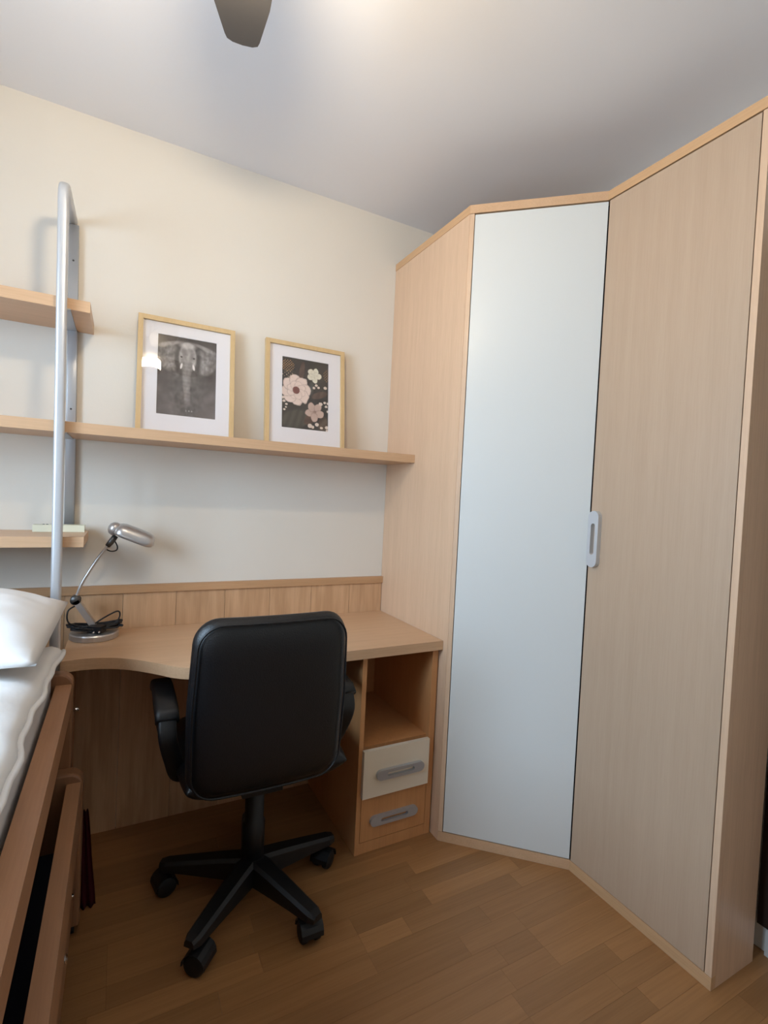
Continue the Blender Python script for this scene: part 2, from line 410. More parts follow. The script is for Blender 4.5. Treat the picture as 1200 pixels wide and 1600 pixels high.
# ------------------------------------------------------------------ shelves and metal shelf frame
SD = -.25
tag(new_obj('wall_shelf', box(XL+.004, -.098, SD, -.001, 1.788, 1.821, .0015, 1), 'beech_h', base=(-.5, -.12, 1.788)), 'short beech wall shelf, the topmost of the three', 'shelf', 'beech shelves on the back wall')
tag(new_obj('wall_shelf', box(XL+.004, W-.001, SD, -.001, 1.420, 1.453, .0015, 1), 'beech_h', base=(.1, -.12, 1.42)), 'long beech wall shelf carrying the two framed pictures', 'shelf', 'beech shelves on the back wall')
tag(new_obj('wall_shelf', box(XL+.004, -.096, SD, -.001, 1.070, 1.102, .0015, 1), 'beech_h', base=(-.5, -.12, 1.07)), 'short beech wall shelf, the lowest, carrying a cream remote control', 'shelf', 'beech shelves on the back wall')
sf = thing('shelf_frame', (-.168, -.268, 0), 'tall silver metal hoop post holding the three wall shelves', 'shelf post')
path = [(-.160, -.270, .001), (-.160, -.270, .6), (-.165, -.270, 1.3), (-.172, -.270, 2.05)]
path += [tuple(p_) for p_ in arc((-.173, -.270, 2.10), (-.173, -.270, 2.150), (-.172, -.225, 2.152), 8)]+[(-.170, -.12, 2.152), (-.168, -.008, 2.152)]
new_obj('post', sweep_rect(path, .028, .020, .0085, (0, 1, 0)), 'alu_light', sf, True)
new_obj('wall_rail', sweep_rect([(-.153, -.0105, 1.104), (-.158, -.0105, 1.6), (-.165, -.0105, 2.14)], .030, .018, .003, (0, 1, 0)), 'alu', sf, True)
for z in (2.02, 1.52):
    sx = -.153-(z-1.104)*.0116
    new_obj('screw', xform(lathe([(.0032, 0), (.0032, .001), (.002, .0016)], (0, 0, 0), 10), Matrix.Translation((sx, -.0197, z)) @ Matrix.Rotation(PI/2, 4, 'X')), 'screw_dark', sf)
for z in (1.788, 1.420, 1.070):
    new_obj('bracket', box(-.176, -.148, -.258, -.020, z-.0035, z-.0003, .0008, 1), 'alu', sf)

# remote control on the lowest shelf
rc = tag(new_obj('remote_control', box(-.250, -.104, -.078, -.030, 1.1025, 1.125, .006, 3), 'cream_plastic', base=(-.177, -.054, 1.1025)), 'slim cream plastic remote control lying on the lowest shelf', 'remote')
for k, xx in enumerate((-.222, -.212)):
    new_obj('button', xform(lathe([(.0035, 0), (.0035, .0016), (.002, .0022)], (0, 0, 0), 12), Matrix.Translation((xx, -.054, 1.1246))), 'button_dark', rc)

# ------------------------------------------------------------------ framed pictures
def sstep(a, b, x):
    t = max(0, min(1, (x-a)/(b-a))); return t*t*(3-2*t)
def mixc(a, b, t): return tuple(p_*(1-t)+q_*t for p_, q_ in zip(a, b))
def ell(u, v, cx, cy, rx, ry, rot=0.0):
    du_, dv = u-cx, v-cy; c, s = math.cos(rot), math.sin(rot)
    return math.hypot((du_*c+dv*s)/rx, (-du_*s+dv*c)/ry)
def elephant(u, v):                       # u right 0..1, v down 0..1.45
    n = noise.fractal(Vector((u*4, v*4, 1.3)), 1.0, 2.0, 5)
    f = noise.fractal(Vector((u*14, v*10, 4.1)), .9, 2.0, 4)
    g = 66+24*n+44*sstep(.45, 1.4, v)
    col = (g+9, g, g-4)
    def lay(col, d, val, soft=.14, tex=18, op=1.0):
        t = (1-sstep(1-soft, 1+soft, d))*op; val = val+tex*f
        return mixc(col, (val+7, val, val-4), t)
    col = lay(col, ell(u, v, .5, .95, .30, .55), 92, .4, 22)                       # chest
    for s in (-1, 1):
        col = lay(col, ell(u, v, .5+s*.31, .38, .20, .27, s*.25), 112, .12, 34)      # ear
        col = lay(col, ell(u, v, .5+s*.30, .42, .12, .17, s*.25), 138, .6, 44, .8)
        col = lay(col, ell(u, v, .5+s*.31, .15, .20, .035, s*.32), 160, .5, 18, .8)   # folded upper rim
        col = lay(col, ell(u, v, .5+s*.175, .42, .045, .20), 64, .6, 10, .8)         # shade behind the cheek
    col = lay(col, ell(u, v, .5, .36, .15, .27), 150, .14, 34)                      # head
    col = lay(col, ell(u, v, .5, .14, .13, .06), 186, .6, 14)                       # crown
    for s in (-1, 1):
        col = lay(col, ell(u, v, .5+s*.07, .30, .03, .12, s*.2), 120, .8, 16, .6)
    tw = .085-.030*sstep(.5, 1.25, v)
    if v > .44:
        d = abs(u-.5-.014*math.sin(v*6))/tw
        t = (1-sstep(.7, 1.15, d))*(1-sstep(1.12, 1.30, v))
        sh_ = 24*(1-d*d) if d < 1 else 0
        rings = 5*math.sin(v*90)
        val = 116+sh_+rings+16*f
        col = mixc(col, (val+7, val, val-4), t*.9)
    for s in (-1, 1):
        col = lay(col, ell(u, v, .5+s*.105, .53, .018, .055, -s*.2), 232, .3, 4)      # tusk
        col = lay(col, ell(u, v, .5+s*.105, .36, .018, .013), 40, .4, 3)             # eye
    if 1.325 < v < 1.352 and abs(u-.55) < .075 and math.sin((u-.475)*125) > -.2 and abs(u-.55) < .07:
        col = (150, 146, 140)
    return col
RF = random.Random(4)
def flowers(u, v):
    n = noise.fractal(Vector((u*3.2, v*3.2, 7.7)), 1.0, 2.0, 4)
    base = (62+16*n, 56+13*n, 50+10*n)
    # leaves
    for cx, cy, rx, ry, rot, c in ((.30, 1.25, .34, .20, -.3, (88, 82, 72)), (.80, .70, .20, .075, -.35, (104, 80, 68)), (.62, .58, .06, .16, .1, (92, 88, 82)),
                                   (.42, .25, .06, .22, .15, (100, 76, 66)), (.62, 1.20, .10, .20, .8, (98, 72, 60)), (.88, 1.30, .11, .18, .2, (94, 76, 64)), (.20, .36, .16, .10, .6, (78, 70, 58))):
        d = ell(u, v, cx, cy, rx, ry, rot)
        vein = 8*math.sin((u*math.cos(rot+.6)+v*math.sin(rot+.6))*46)
        base = mixc(base, tuple(x+vein for x in c), (1-sstep(.8, 1.05, d))*.85)
    def bloom(col, cx, cy, R, petals, cp, ce, seed, centre=None, layers=2):
        rr = random.Random(seed)
        a0 = rr.uniform(0, 6)
        for L_ in range(layers):
            q = 1-.38*L_
            for k in range(petals):
                a = a0+2*PI*k/petals+L_*.5
                px, py = cx+math.cos(a)*R*.56*q, cy+math.sin(a)*R*.56*q
                d = ell(u, v, px, py, R*.48*q, R*.40*q, a)*(1+.22*noise.noise(Vector((u*9, v*9, seed+L_*3+k))))
                if d < 1:
                    sh = .62+.38*(ell(u, v, cx, cy, R*q, R*q))
                    c = mixc(cp, ce, min(1, sstep(.82, .99, d)*.55+(1-min(1, sh))*.7))
                    col = c
        if centre:
            d = ell(u, v, cx, cy, centre[0], centre[0])
            if d < 1: col = centre[1] if math.sin(u*210)*math.sin(v*210) > -.3 else tuple(x*.65 for x in centre[1])
        return col
    base = bloom(base, .30, .66, .31, 8, (236, 214, 202), (168, 142, 130), 3, (.075, (136, 84, 76)), 3)
    base = bloom(base, .68, .30, .155, 5, (232, 226, 208), (150, 142, 122), 8, None, 3)
    base = bloom(base, .70, 1.06, .20, 5, (204, 178, 164), (150, 122, 110), 12, (.03, (170, 140, 126)), 1)
    for cx, cy, r in ((.73, .50, .030), (.78, .54, .028), (.68, .56, .030), (.93, .53, .036), (.83, .88, .042), (.92, .84, .030), (.95, .92, .030), (.99, .85, .03),
                      (.03, .84, .032), (.05, .91, .030), (.10, .97, .026), (.06, 1.08, .024), (.09, 1.03, .02), (.75, 1.32, .042), (.60, 1.36, .05), (.66, 1.38, .035),
                      (.85, 1.38, .03), (.97, 1.36, .04), (.98, 1.43, .035), (.99, 1.02, .03)):
        if ell(u, v, cx, cy, r, r*.85) < 1: base = (226, 208, 194)
    if ell(u, v, .12, .17, .14, .12) < 1 and math.sin(u*118)*math.sin(v*118) > .3: base = (186, 142, 96)
    if ell(u, v, .96, .26, .07, .14) < 1 and math.sin(u*110)*math.sin(v*110) > .45: base = (166, 128, 92)
    if ell(u, v, .13, .36, .12, .08) < 1 and math.sin(u*80)*math.sin(v*90) > .75: base = (206, 176, 150)
    return base
def print_sheet(w, h, nx, ny, fn):
    t = bmesh.new(); lay = t.loops.layers.float_color.new('print')
    vs = [[t.verts.new((w*(i/nx-.5), 0, h*(1-j/ny))) for i in range(nx+1)] for j in range(ny+1)]
    for j in range(ny):
        for i in range(nx):
            c = lin([max(0, min(255, q_)) for q_ in fn((i+.5)/nx, (j+.5)/ny*1.45)])
            f = t.faces.new([vs[j][i], vs[j+1][i], vs[j+1][i+1], vs[j][i+1]])
            for l in f.loops: l[lay] = (*c, 1)
    return t
def picture(xc, w, h, pw, ph, fn, mat, label, nx=110):
    yb, lean = -.080, math.radians(6.2)
    M = Matrix.Translation((xc, yb, 1.4545)) @ Matrix.Rotation(-lean, 4, 'X')     # local: x right, y into wall, z up
    p_ = thing('picture_frame', (xc, yb, 1.4545), label, 'picture', 'framed pictures on the long shelf')
    fwid, fd = .0165, .020
    for (x0, x1, z0, z1) in ((-w/2, -w/2+fwid, 0, h), (w/2-fwid, w/2, 0, h), (-w/2+fwid, w/2-fwid, 0, fwid), (-w/2+fwid, w/2-fwid, h-fwid, h)):
        new_obj('frame_bar', xform(box(x0, x1, 0, fd, z0, z1, .0008, 1), M), 'frame_oak', p_)
    new_obj('backing', xform(box(-w/2+.004, w/2-.004, fd-.005, fd-.002, .004, h-.004), M), 'frame_oak', p_)
    # mount with window
    mw, mh = w/2-fwid, h-2*fwid
    zc = fwid+mh*.525
    bm = box(-mw, -pw/2, .010, .0125, fwid, h-fwid); box(pw/2, mw, .010, .0125, fwid, h-fwid, bm=bm)
    box(-pw/2, pw/2, .010, .0125, fwid, zc-ph/2, bm=bm); box(-pw/2, pw/2, .010, .0125, zc+ph/2, h-fwid, bm=bm)
    new_obj('mount', xform(bm, M), 'mat_white', p_)['label'] = 'white card mount'
    sh = print_sheet(pw+.002, ph+.002, nx, int(nx*1.4), fn)
    o = new_obj('print', xform(sh, M @ Matrix.Translation((0, .0128, zc-ph/2-.001))), mat, p_)
    new_obj('pane', xform(box(-mw, mw, .0055, .0072, fwid, h-fwid), M), 'glass', p_)
    return p_
picture(.207, .337, .434, .204, .295, elephant, 'elephant_print', 'oak framed grey photo print of an elephant head on the shelf')
picture(.666, .340, .434, .200, .292, flowers, 'flower_print', 'oak framed dark floral print with a pale bloom on the shelf')

# ------------------------------------------------------------------ desk lamp
lp = thing('desk_lamp', (-.064, -.095, DZ+.0005), 'silver desk lamp with a coiled black cord on its round base', 'lamp')
bc = (-.064, -.098, DZ+.0005)
new_obj('base', lathe([(.072, 0), (.074, .002), (.074, .017), (.071, .021), (.03, .023), (.0005, .023)], bc, 40), 'silver_paint', lp, False)
def bar(p0, p1, w_, h_, upv, bevel=.002):
    p0, p1 = Vector(p0), Vector(p1); d = p1-p0
    z = d.normalized(); x = Vector(upv).cross(z).normalized(); y_ = z.cross(x)
    t = box(-w_/2, w_/2, -h_/2, h_, 0, d.length, bevel)
    return xform(t, Matrix(((x.x, y_.x, z.x, p0.x), (x.y, y_.y, z.y, p0.y), (x.z, y_.z, z.z, p0.z), (0, 0, 0, 1))))
new_obj('arm_block', bar((-.060, -.095, DZ+.022), (-.124, -.095, .872), .034, .012, (1, 0, .5)), 'silver_paint', lp)
jn = new_obj('joint', xform(lathe([(.0145, -.017), (.016, -.013), (.016, .013), (.0145, .017)], (0, 0, 0), 20), Matrix.Translation((-.122, -.095, .876)) @ Matrix.Rotation(PI/2, 4, 'X')), 'screw_dark', lp, True)
rod = spline([(-.122, -.095, .880), (-.108, -.095, .925), (-.086, -.095, .970), (-.060, -.095, 1.016), (-.030, -.095, 1.062)], 6)
new_obj('rod', tube(rod, .0048, 12), 'silver_paint', lp, True)
nk = new_obj('neck', tube([(-.034, -.095, 1.056), (-.024, -.095, 1.070), (-.010, -.095, 1.092)], [.008, .010, .0095], 12), 'screw_dark', lp, True)
wire = spline([(-.038, -.094, 1.046), (-.022, -.088, 1.038), (-.006, -.088, 1.042), (-.004, -.090, 1.056), (-.014, -.093, 1.078)], 6)
new_obj('neck_wire', tube(wire, .0022, 8), 'cord_black', lp, True)
# lamp head: long rounded hood, open below
hp0, hp1 = Vector((-.012, -.095, 1.112)), Vector((.098, -.102, 1.067))
dx = (hp1-hp0).normalized(); dy = Vector((0, 0, 1)).cross(dx).normalized(); dz = dx.cross(dy)
HM = Matrix(((dx.x, dy.x, dz.x, hp0.x), (dx.y, dy.y, dz.y, hp0.y), (dx.z, dy.z, dz.z, hp0.z), (0, 0, 0, 1)))
Lh = (hp1-hp0).length; nu, nv = 26, 18
t = bmesh.new(); outer = []; inner = []
for i_ in range(nu+1):
    s = i_/nu; xx = -.004+s*(Lh+.018)
    e = max(0, 1-abs((s-.5)/.5)**5.5)**.5
    ro, ri = [], []
    for k in range(nv+1):
        a = math.radians(-18)+math.radians(216)*k/nv
        ro.append(t.verts.new((xx, .040*math.cos(a)*max(e, .02), .037*math.sin(a)*max(e, .02)-.002)))
        ri.append(t.verts.new((xx*.97+.002, .0375*math.cos(a)*max(e, .02), .0345*math.sin(a)*max(e, .02)-.0025)))
    outer.append(ro); inner.append(ri)
for i_ in range(nu):
    for k in range(nv):
        t.faces.new([outer[i_][k], outer[i_+1][k], outer[i_+1][k+1], outer[i_][k+1]])
        t.faces.new([inner[i_][k+1], inner[i_+1][k+1], inner[i_+1][k], inner[i_][k]])
    for k in (0, nv):
        t.faces.new([outer[i_][k], inner[i_][k], inner[i_+1][k], outer[i_+1][k]])
new_obj('hood', xform(t, HM), 'silver_paint', lp, True)
new_obj('hood_cap', xform(lathe([(.0005, -.020), (.012, -.018), (.021, -.010), (.024, 0), (.022, .012), (.012, .018)], (0, 0, 0), 24), HM @ Matrix.Translation((-.004, 0, .004)) @ Matrix.Rotation(PI/2, 4, 'Y')), 'silver_paint', lp, True)
new_obj('tube_bulb', xform(tube([(.012, 0, -.002), (.10, 0, -.002)], .008, 12), HM), 'upvc_white', lp, True)
# black cord: bundle of loops lying on the base
cz = DZ+.0005+.0265
rc_ = random.Random(2); loop = []
for k in range(12):
    a0 = rc_.uniform(-.35, .35); L_ = rc_.uniform(.058, .082); wd_ = rc_.uniform(.016, .030)
    ox, oy, oz = rc_.uniform(-.006, .006), rc_.uniform(-.010, .010), rc_.uniform(0, .010)
    for q_ in range(10):
        a = 2*PI*q_/10
        px, py = L_*math.cos(a), wd_*math.sin(a)
        px, py = px*math.cos(a0)-py*math.sin(a0), px*math.sin(a0)+py*math.cos(a0)
        lift = .008+.012*max(0, math.cos(a))**2*rc_.uniform(.3, 1.6)+.010*max(0, -math.cos(a))**2
        loop.append((bc[0]+.004+px*1.0+ox, bc[1]-.004+py+oy, cz+oz+lift*.7))
new_obj('cord', tube(spline(loop, 4), .0030, 7), 'cord_black', lp, True)
big = spline([(bc[0]-.01, bc[1]-.01, cz+.015), (bc[0]+.03, bc[1]+.0, cz+.040), (bc[0]+.068, bc[1]+.01, cz+.056), (bc[0]+.074, bc[1]+.01, cz+.036), (bc[0]+.05, bc[1]-.01, cz+.012), (bc[0]-.03, bc[1]-.01, cz+.012)], 7)
new_obj('cord_loop', tube(big, .0026, 7), 'cord_black', lp, True)
big2 = spline([(bc[0]-.02, bc[1]-.02, cz+.016), (bc[0]-.072, bc[1]-.02, cz+.030), (bc[0]-.078, bc[1]-.014, cz+.070), (bc[0]-.052, bc[1]+.0, cz+.088), (bc[0]-.046, bc[1]+.01, cz+.094)], 7)
new_obj('cord_loop', tube(big2, .0026, 7), 'cord_black', lp, True)
pl = new_obj('plug', xform(box(-.026, .020, -.016, .016, 0, .022, .006, 3), Matrix.Translation((bc[0]+.010, bc[1]-.032, cz-.002)) @ Matrix.Rotation(-.5, 4, 'Z')), 'cord_black', lp)
for s in (-1, 1):
    new_obj('prong', tube([(bc[0]+.012+s*.008, bc[1]-.040, cz+.006), (bc[0]+.006+s*.008, bc[1]-.064, cz+.004)], .0024, 8), 'chrome', pl, True)

# ------------------------------------------------------------------ office chair
CX, CY = .40, -.52
ch = thing('office_chair', (CX, CY, 0), 'black leather office chair on a five-star caster base facing the desk', 'chair')
def cushion(wx, hy, tz, k=.3, p=5.0, n=22, bulge=0.0, flatside=False, up_sq=.5):
    """closed pillow-like solid in local x (width) y (height) z (thickness)"""
    t = bmesh.new(); top, bot = [], []
    for j in range(n+1):
        rt_, rb = [], []
        for i_ in range(n+1):
            u = math.sin((i_/n-.5)*PI); v = math.sin((j/n-.5)*PI)
            x = wx/2*u*math.sqrt(1-k*v*v/2); y_ = hy/2*v*math.sqrt(1-k*u*u/2)
            h = (max(0, 1-abs(u)**p)*max(0, 1-abs(v)**p))**up_sq
            edge = i_ in (0, n) or j in (0, n)
            v1 = t.verts.new((x, y_, tz/2*h+bulge*(1-u*u)*(1-v*v))); rt_.append(v1)
            rb.append(v1 if edge else t.verts.new((x, y_, -tz/2*h*(.35 if flatside else 1))))
        top.append(rt_); bot.append(rb)
    for j in range(n):
        for i_ in range(n):
            t.faces.new([top[j][i_], top[j][i_+1], top[j+1][i_+1], top[j+1][i_]])
            q_ = [bot[j][i_], bot[j+1][i_], bot[j+1][i_+1], bot[j][i_+1]]
            if len(set(q_)) == 4:
                try: t.faces.new(q_)
                except ValueError: pass
    return t
# seat
new_obj('seat', xform(cushion(.48, .45, .11, .22, 6), Matrix.Translation((CX, CY+.03, .475))), 'black_leather', ch, True)
new_obj('seat_pan', box(CX-.14, CX+.14, CY-.10, CY+.18, .398, .432, .012), 'black_plastic', ch)
# backrest: leather outer shell facing the viewer and front cushion
BM = Matrix.Translation((CX-.016, -.712, .6945)) @ Matrix.Rotation(math.radians(90+4.0), 4, 'X')   # local y up, local z towards camera (-y)
def rr_solid(w_, h_, t_, r_, p=7.0, rings=12):
    out = rrect(-w_/2, w_/2, -h_/2, h_/2, r_, 8); n = len(out)
    # denser outline along the straight runs
    dense = []
    for i_ in range(n):
        p0, p1 = Vector((*out[i_], 0)), Vector((*out[(i_+1) % n], 0)); m = max(1, int((p1-p0).length/.03))
        dense += [p0.lerp(p1, k/m) for k in range(m)]
    t = bmesh.new(); T_, B_ = [], []
    for k in range(rings+1):
        q_ = math.sin(PI/2*k/rings) if k else .02
        hh = t_/2*math.sqrt(max(0, 1-q_**p))
        T_.append([t.verts.new((d.x*q_, d.y*q_, hh)) for d in dense])
        B_.append(T_[-1] if k == rings else [t.verts.new((d.x*q_, d.y*q_, -hh)) for d in dense])
    m = len(dense)
    for S in (T_, B_):
        t.faces.new(S[0])
        for A1, A2 in zip(S[:-1], S[1:]):
            for k in range(m): t.faces.new([A1[k], A1[(k+1) % m], A2[(k+1) % m], A2[k]])
    return t, dense
def back_shape(v_):
    return Vector((v_.x*(1-.05*max(0, v_.y/.243)-.03*max(0, -v_.y/.243)), v_.y, v_.z-.30*v_.x**2))
sh, outl = rr_solid(.438, .485, .080, .066, 8.0)
for v_ in sh.verts: v_.co = back_shape(v_.co)
bk = new_obj('backrest', xform(sh, BM), 'black_leather', ch, True)
for zo in (.034,):
    rim = [BM @ back_shape(Vector((d.x*.955, d.y*.96, zo))) for d in outl]
    new_obj('piping', tube(rim, .0030, 8, True), 'black_leather', bk, True)
new_obj('back_bar', sweep_rect([tuple(p_) for p_ in arc((CX, -.44, .412), (CX, -.72, .405), (CX, -.705, .56), 10)], .07, .014, .005, (0, 0, 1)), 'black_plastic', ch, True)
# armrests: padded top, curved stem down to the seat side
for s in (-1, 1):
    ax = CX+s*.268
    pad = new_obj('armrest', sweep_rect([(ax, -.315, .628), (ax, -.335, .645), (ax, -.40, .652), (ax, -.50, .652), (ax, -.565, .645), (ax, -.590, .628)], .062, .030, .012, (0, 0, 1)), 'black_plastic', ch, True)
    stem = [(ax, -.330, .630), (ax-s*.002, -.345, .585), (ax-s*.018, -.40, .50), (ax-s*.045, -.44, .435), (ax-s*.09, -.45, .418)]
    new_obj('armrest_stem', sweep_rect([tuple(p_) for p_ in spline(stem, 5)], .048, .022, .008, (0, 1, 0)), 'black_plastic', pad, True)
    stem2 = [(ax, -.578, .632), (ax-s*.002, -.600, .585), (ax-s*.018, -.585, .52), (ax-s*.04, -.55, .455), (ax-s*.09, -.50, .420)]
    new_obj('armrest_stem', sweep_rect([tuple(p_) for p_ in spline(stem2, 5)], .048, .022, .008, (0, 1, 0)), 'black_plastic', pad, True)
# column
new_obj('gas_column', lathe([(.034, .10), (.034, .24), (.029, .245), (.029, .33), (.024, .335), (.024, .40)], (CX, CY, 0), 24), 'black_plastic', ch, True)
new_obj('mechanism', box(CX-.06, CX+.06, CY-.09, CY+.08, .372, .398, .008), 'black_plastic', ch)
# five-star base
hub = new_obj('base_hub', lathe([(.03, .068), (.048, .075), (.050, .105), (.044, .122), (.036, .132)], (CX, CY, 0), 28), 'black_plastic', ch, True)
for k in range(5):
    a = math.radians(150+72*k+1.5)
    M = Matrix.Translation((CX, CY, 0)) @ Matrix.Rotation(a, 4, 'Z')
    t = bmesh.new(); secs = []
    for xx, hw, z0, z1 in ((.030, .034, .066, .132), (.10, .031, .070, .124), (.20, .027, .074, .110), (.268, .024, .074, .100), (.288, .016, .076, .095)):
        secs.append([t.verts.new(q_) for q_ in ((xx, -hw, z0), (xx, hw, z0), (xx, hw*.92, z1-.008), (xx, hw*.6, z1), (xx, -hw*.6, z1), (xx, -hw*.92, z1-.008))])
    for s0, s1 in zip(secs[:-1], secs[1:]):
        for q_ in range(6): t.faces.new([s0[q_], s0[(q_+1) % 6], s1[(q_+1) % 6], s1[q_]])
    t.faces.new(secs[0][::-1]); t.faces.new(secs[-1])
    bev(t, .002, 1, .6)
    lg = new_obj('base_arm', xform(t, M), 'black_plastic', ch)
    CM = M @ Matrix.Translation((.262, 0, 0)) @ Matrix.Rotation(math.radians(40+57*k), 4, 'Z')
    # caster: twin wheels, hood and stem
    cs_ = new_obj('caster', xform(lathe([(.006, .052), (.006, .078)], (0, 0, 0), 10), M @ Matrix.Translation((.262, 0, 0))), 'screw_dark', ch)
    for s in (-1, 1):
        wl = lathe([(.004, -.011), (.025, -.011), (.0295, -.007), (.0300, 0), (.0295, .007), (.024, .011), (.004, .0115)], (0, 0, 0), 22)
        new_obj('wheel', xform(wl, CM @ Matrix.Translation((.012, s*.0185, .0302)) @ Matrix.Rotation(PI/2, 4, 'X')), 'black_rubber', cs_, True)
    hood = bmesh.new(); R_ = []
    for q_ in range(9):
        aa = math.radians(-5+190*q_/8); R_.append([hood.verts.new((.012+.034*math.cos(aa), yy, .0305+.034*math.sin(aa))) for yy in (-.032, -.020, .020, .032)])
    R2 = [[hood.verts.new((.012+(v_.co.x-.012)*.9, v_.co.y*.9, .0305+(v_.co.z-.0305)*.9)) for v_ in r_] for r_ in R_]
    for A1, A2 in zip(R_[:-1], R_[1:]):
        for q_ in range(3): hood.faces.new([A1[q_], A1[q_+1], A2[q_+1], A2[q_]])
    for A1, A2 in zip(R2[:-1], R2[1:]):
        for q_ in range(3): hood.faces.new([A1[q_+1], A1[q_], A2[q_], A2[q_+1]])
    for q_ in range(8):
        hood.faces.new([R_[q_][0], R_[q_+1][0], R2[q_+1][0], R2[q_][0]]); hood.faces.new([R_[q_+1][3], R_[q_][3], R2[q_][3], R2[q_+1][3]])
    new_obj('hood', xform(hood, CM), 'black_plastic', cs_)

# ------------------------------------------------------------------ bed, pull-out bed and bedding
def hb_panel(x0, x1, y0, y1, z0, z1, r):
    pts_ = [(x0, z0), (x1, z0)]+[(x1-r+r*math.cos(a), z1-r+r*math.sin(a)) for a in [PI/2*k/6 for k in range(7)]]+[(x0, z1)]
    t = prism(pts_, 0, 1); xform(t, Matrix(((1, 0, 0, 0), (0, 0, y1-y0, y0), (0, 1, 0, 0), (0, 0, 0, 1)))); bev(t, .006, 2, .9)
    return t
BY0, BY1 = -2.38, -.385
bd = thing('bed', (-.55, -1.4, 0), 'warm wooden single bed with rounded side rail at left, under the white bedding', 'bed')
new_obj('headboard', hb_panel(-1.035, -.100, -.422, BY1, .0005, .735, .035), 'bed_wood_v', bd)
new_obj('footboard', hb_panel(-1.035, -.100, BY0-.037, BY0, .0005, .735, .035), 'bed_wood_v', bd)
new_obj('side_rail', box(-.143, -.104, BY0, -.4225, .632, .704, .017, 4), 'bed_wood', bd)
new_obj('side_rail', box(-1.03, -.995, BY0, -.4225, .56, .702, .010, 3), 'bed_wood', bd)
new_obj('slat_deck', box(-.994, -.160, BY0+.005, -.425, .600, .622, .003), 'bed_wood', bd)
new_obj('bolt', tube([(-.1005, -.402, .622), (-.0865, -.402, .622)], [.0055, .005], 12), 'chrome', bd, True)
tb = thing('trundle_bed', (-.5, -1.4, 0), 'lower wooden pull-out bed tucked under the upper bed, bolts on its rail', 'bed')
new_obj('headboard', hb_panel(-.96, -.067, -.468, -.4235, .030, .468, .035), 'bed_wood_v', tb)
new_obj('footboard', hb_panel(-.96, -.067, BY0+.004, BY0+.04, .030, .468, .035), 'bed_wood_v', tb)
new_obj('side_rail', box(-.107, -.073, BY0+.041, -.4685, .300, .442, .015, 4), 'bed_wood', tb)
new_obj('side_rail', box(-.955, -.92, BY0+.041, -.4685, .300, .440, .010, 3), 'bed_wood', tb)
new_obj('lower_rail', box(-.104, -.078, BY0+.041, -.4685, .150, .298, .004), 'bed_wood_v', tb)
new_obj('slat_deck', box(-.918, -.110, BY0+.045, -.470, .150, .172, .003), 'bed_wood', tb)
for yy, zz, r_ in ((-.803, .228, .010), (-.66, .262, .006)):
    new_obj('bolt', xform(lathe([(r_, 0), (r_, .003), (r_*.6, .006)], (0, 0, 0), 16), Matrix.Translation((-.0782, yy, zz)) @ Matrix.Rotation(PI/2, 4, 'Y')), 'chrome', tb)
for yy in (-.446, BY0+.02):
    for xx in (-.09, -.93):
        new_obj('wheel', xform(lathe([(.004, -.01), (.014, -.01), (.0145, 0), (.014, .01), (.004, .01)], (0, 0, 0), 16), Matrix.Translation((xx, yy, .0150)) @ Matrix.Rotation(PI/2, 4, 'Y')), 'black_rubber', tb)
tag(new_obj('trundle_mattress', box(-.915, -.115, -2.30, -.475, .1725, .262, .02, 3), 'navy_cloth', base=(-.5, -1.4, .1725)), 'dark navy mattress on the lower pull-out bed, seen between the rails', 'mattress')
tag(new_obj('mattress', box(-.99, -.153, -2.36, -.43, .6225, .772, .030, 4), 'sheet_grey', base=(-.58, -1.4, .6225)), 'pale grey mattress on the upper bed below the white duvet', 'mattress')
# duvet
def duvet():
    t = bmesh.new(); nx, ny = 34, 60; top, bot = [], []
    x1, x0, ya, yb = -.147, -.985, -.37, -2.30
    for j in range(ny+1):
        rt_, rb = [], []
        for i_ in range(nx+1):
            u = i_/nx; s = 1-(1-u)**1.0
            yv = ya+(yb-ya)*j/ny
            wob = .005*math.sin(yv*17+.6)+.003*math.sin(yv*43+1)+.015*sstep(-.64, -.46, yv)
            xv = x1-(x1-x0)*(u**1.3)+wob*(1-u)**6
            e = min(u/.16, 1, (j/ny)/.05, (1-j/ny)/.05)
            h = .784+.044*math.sqrt(max(0, e))+.014*noise.noise(Vector((xv*6, yv*6, 0)))*min(1, e*2)+.006*noise.noise(Vector((xv*17, yv*17, 3)))*e
            edge = i_ in (0, nx) or j in (0, ny)
            v1 = t.verts.new((xv, yv, h)); rt_.append(v1)
            rb.append(v1 if edge else t.verts.new((xv, yv, .7815)))
        top.append(rt_); bot.append(rb)
    for j in range(ny):
        for i_ in range(nx):
            t.faces.new([top[j][i_], top[j][i_+1], top[j+1][i_+1], top[j+1][i_]])
            q_ = [bot[j][i_], bot[j+1][i_], bot[j+1][i_+1], bot[j][i_+1]]
            try: t.faces.new(q_)
            except ValueError: pass
    hem = [tuple(top[j][0].co) for j in range(ny+1)]
    return t, hem
dm, hem = duvet()
dv = tag(new_obj('duvet', dm, 'cotton_white', None, True, base=(-.55, -1.3, .775)), 'puffy white duvet covering the upper bed, piped edge hanging over its side', 'duvet')
new_obj('hem_piping', tube(hem, .0070, 8), 'cotton_white', dv, True)
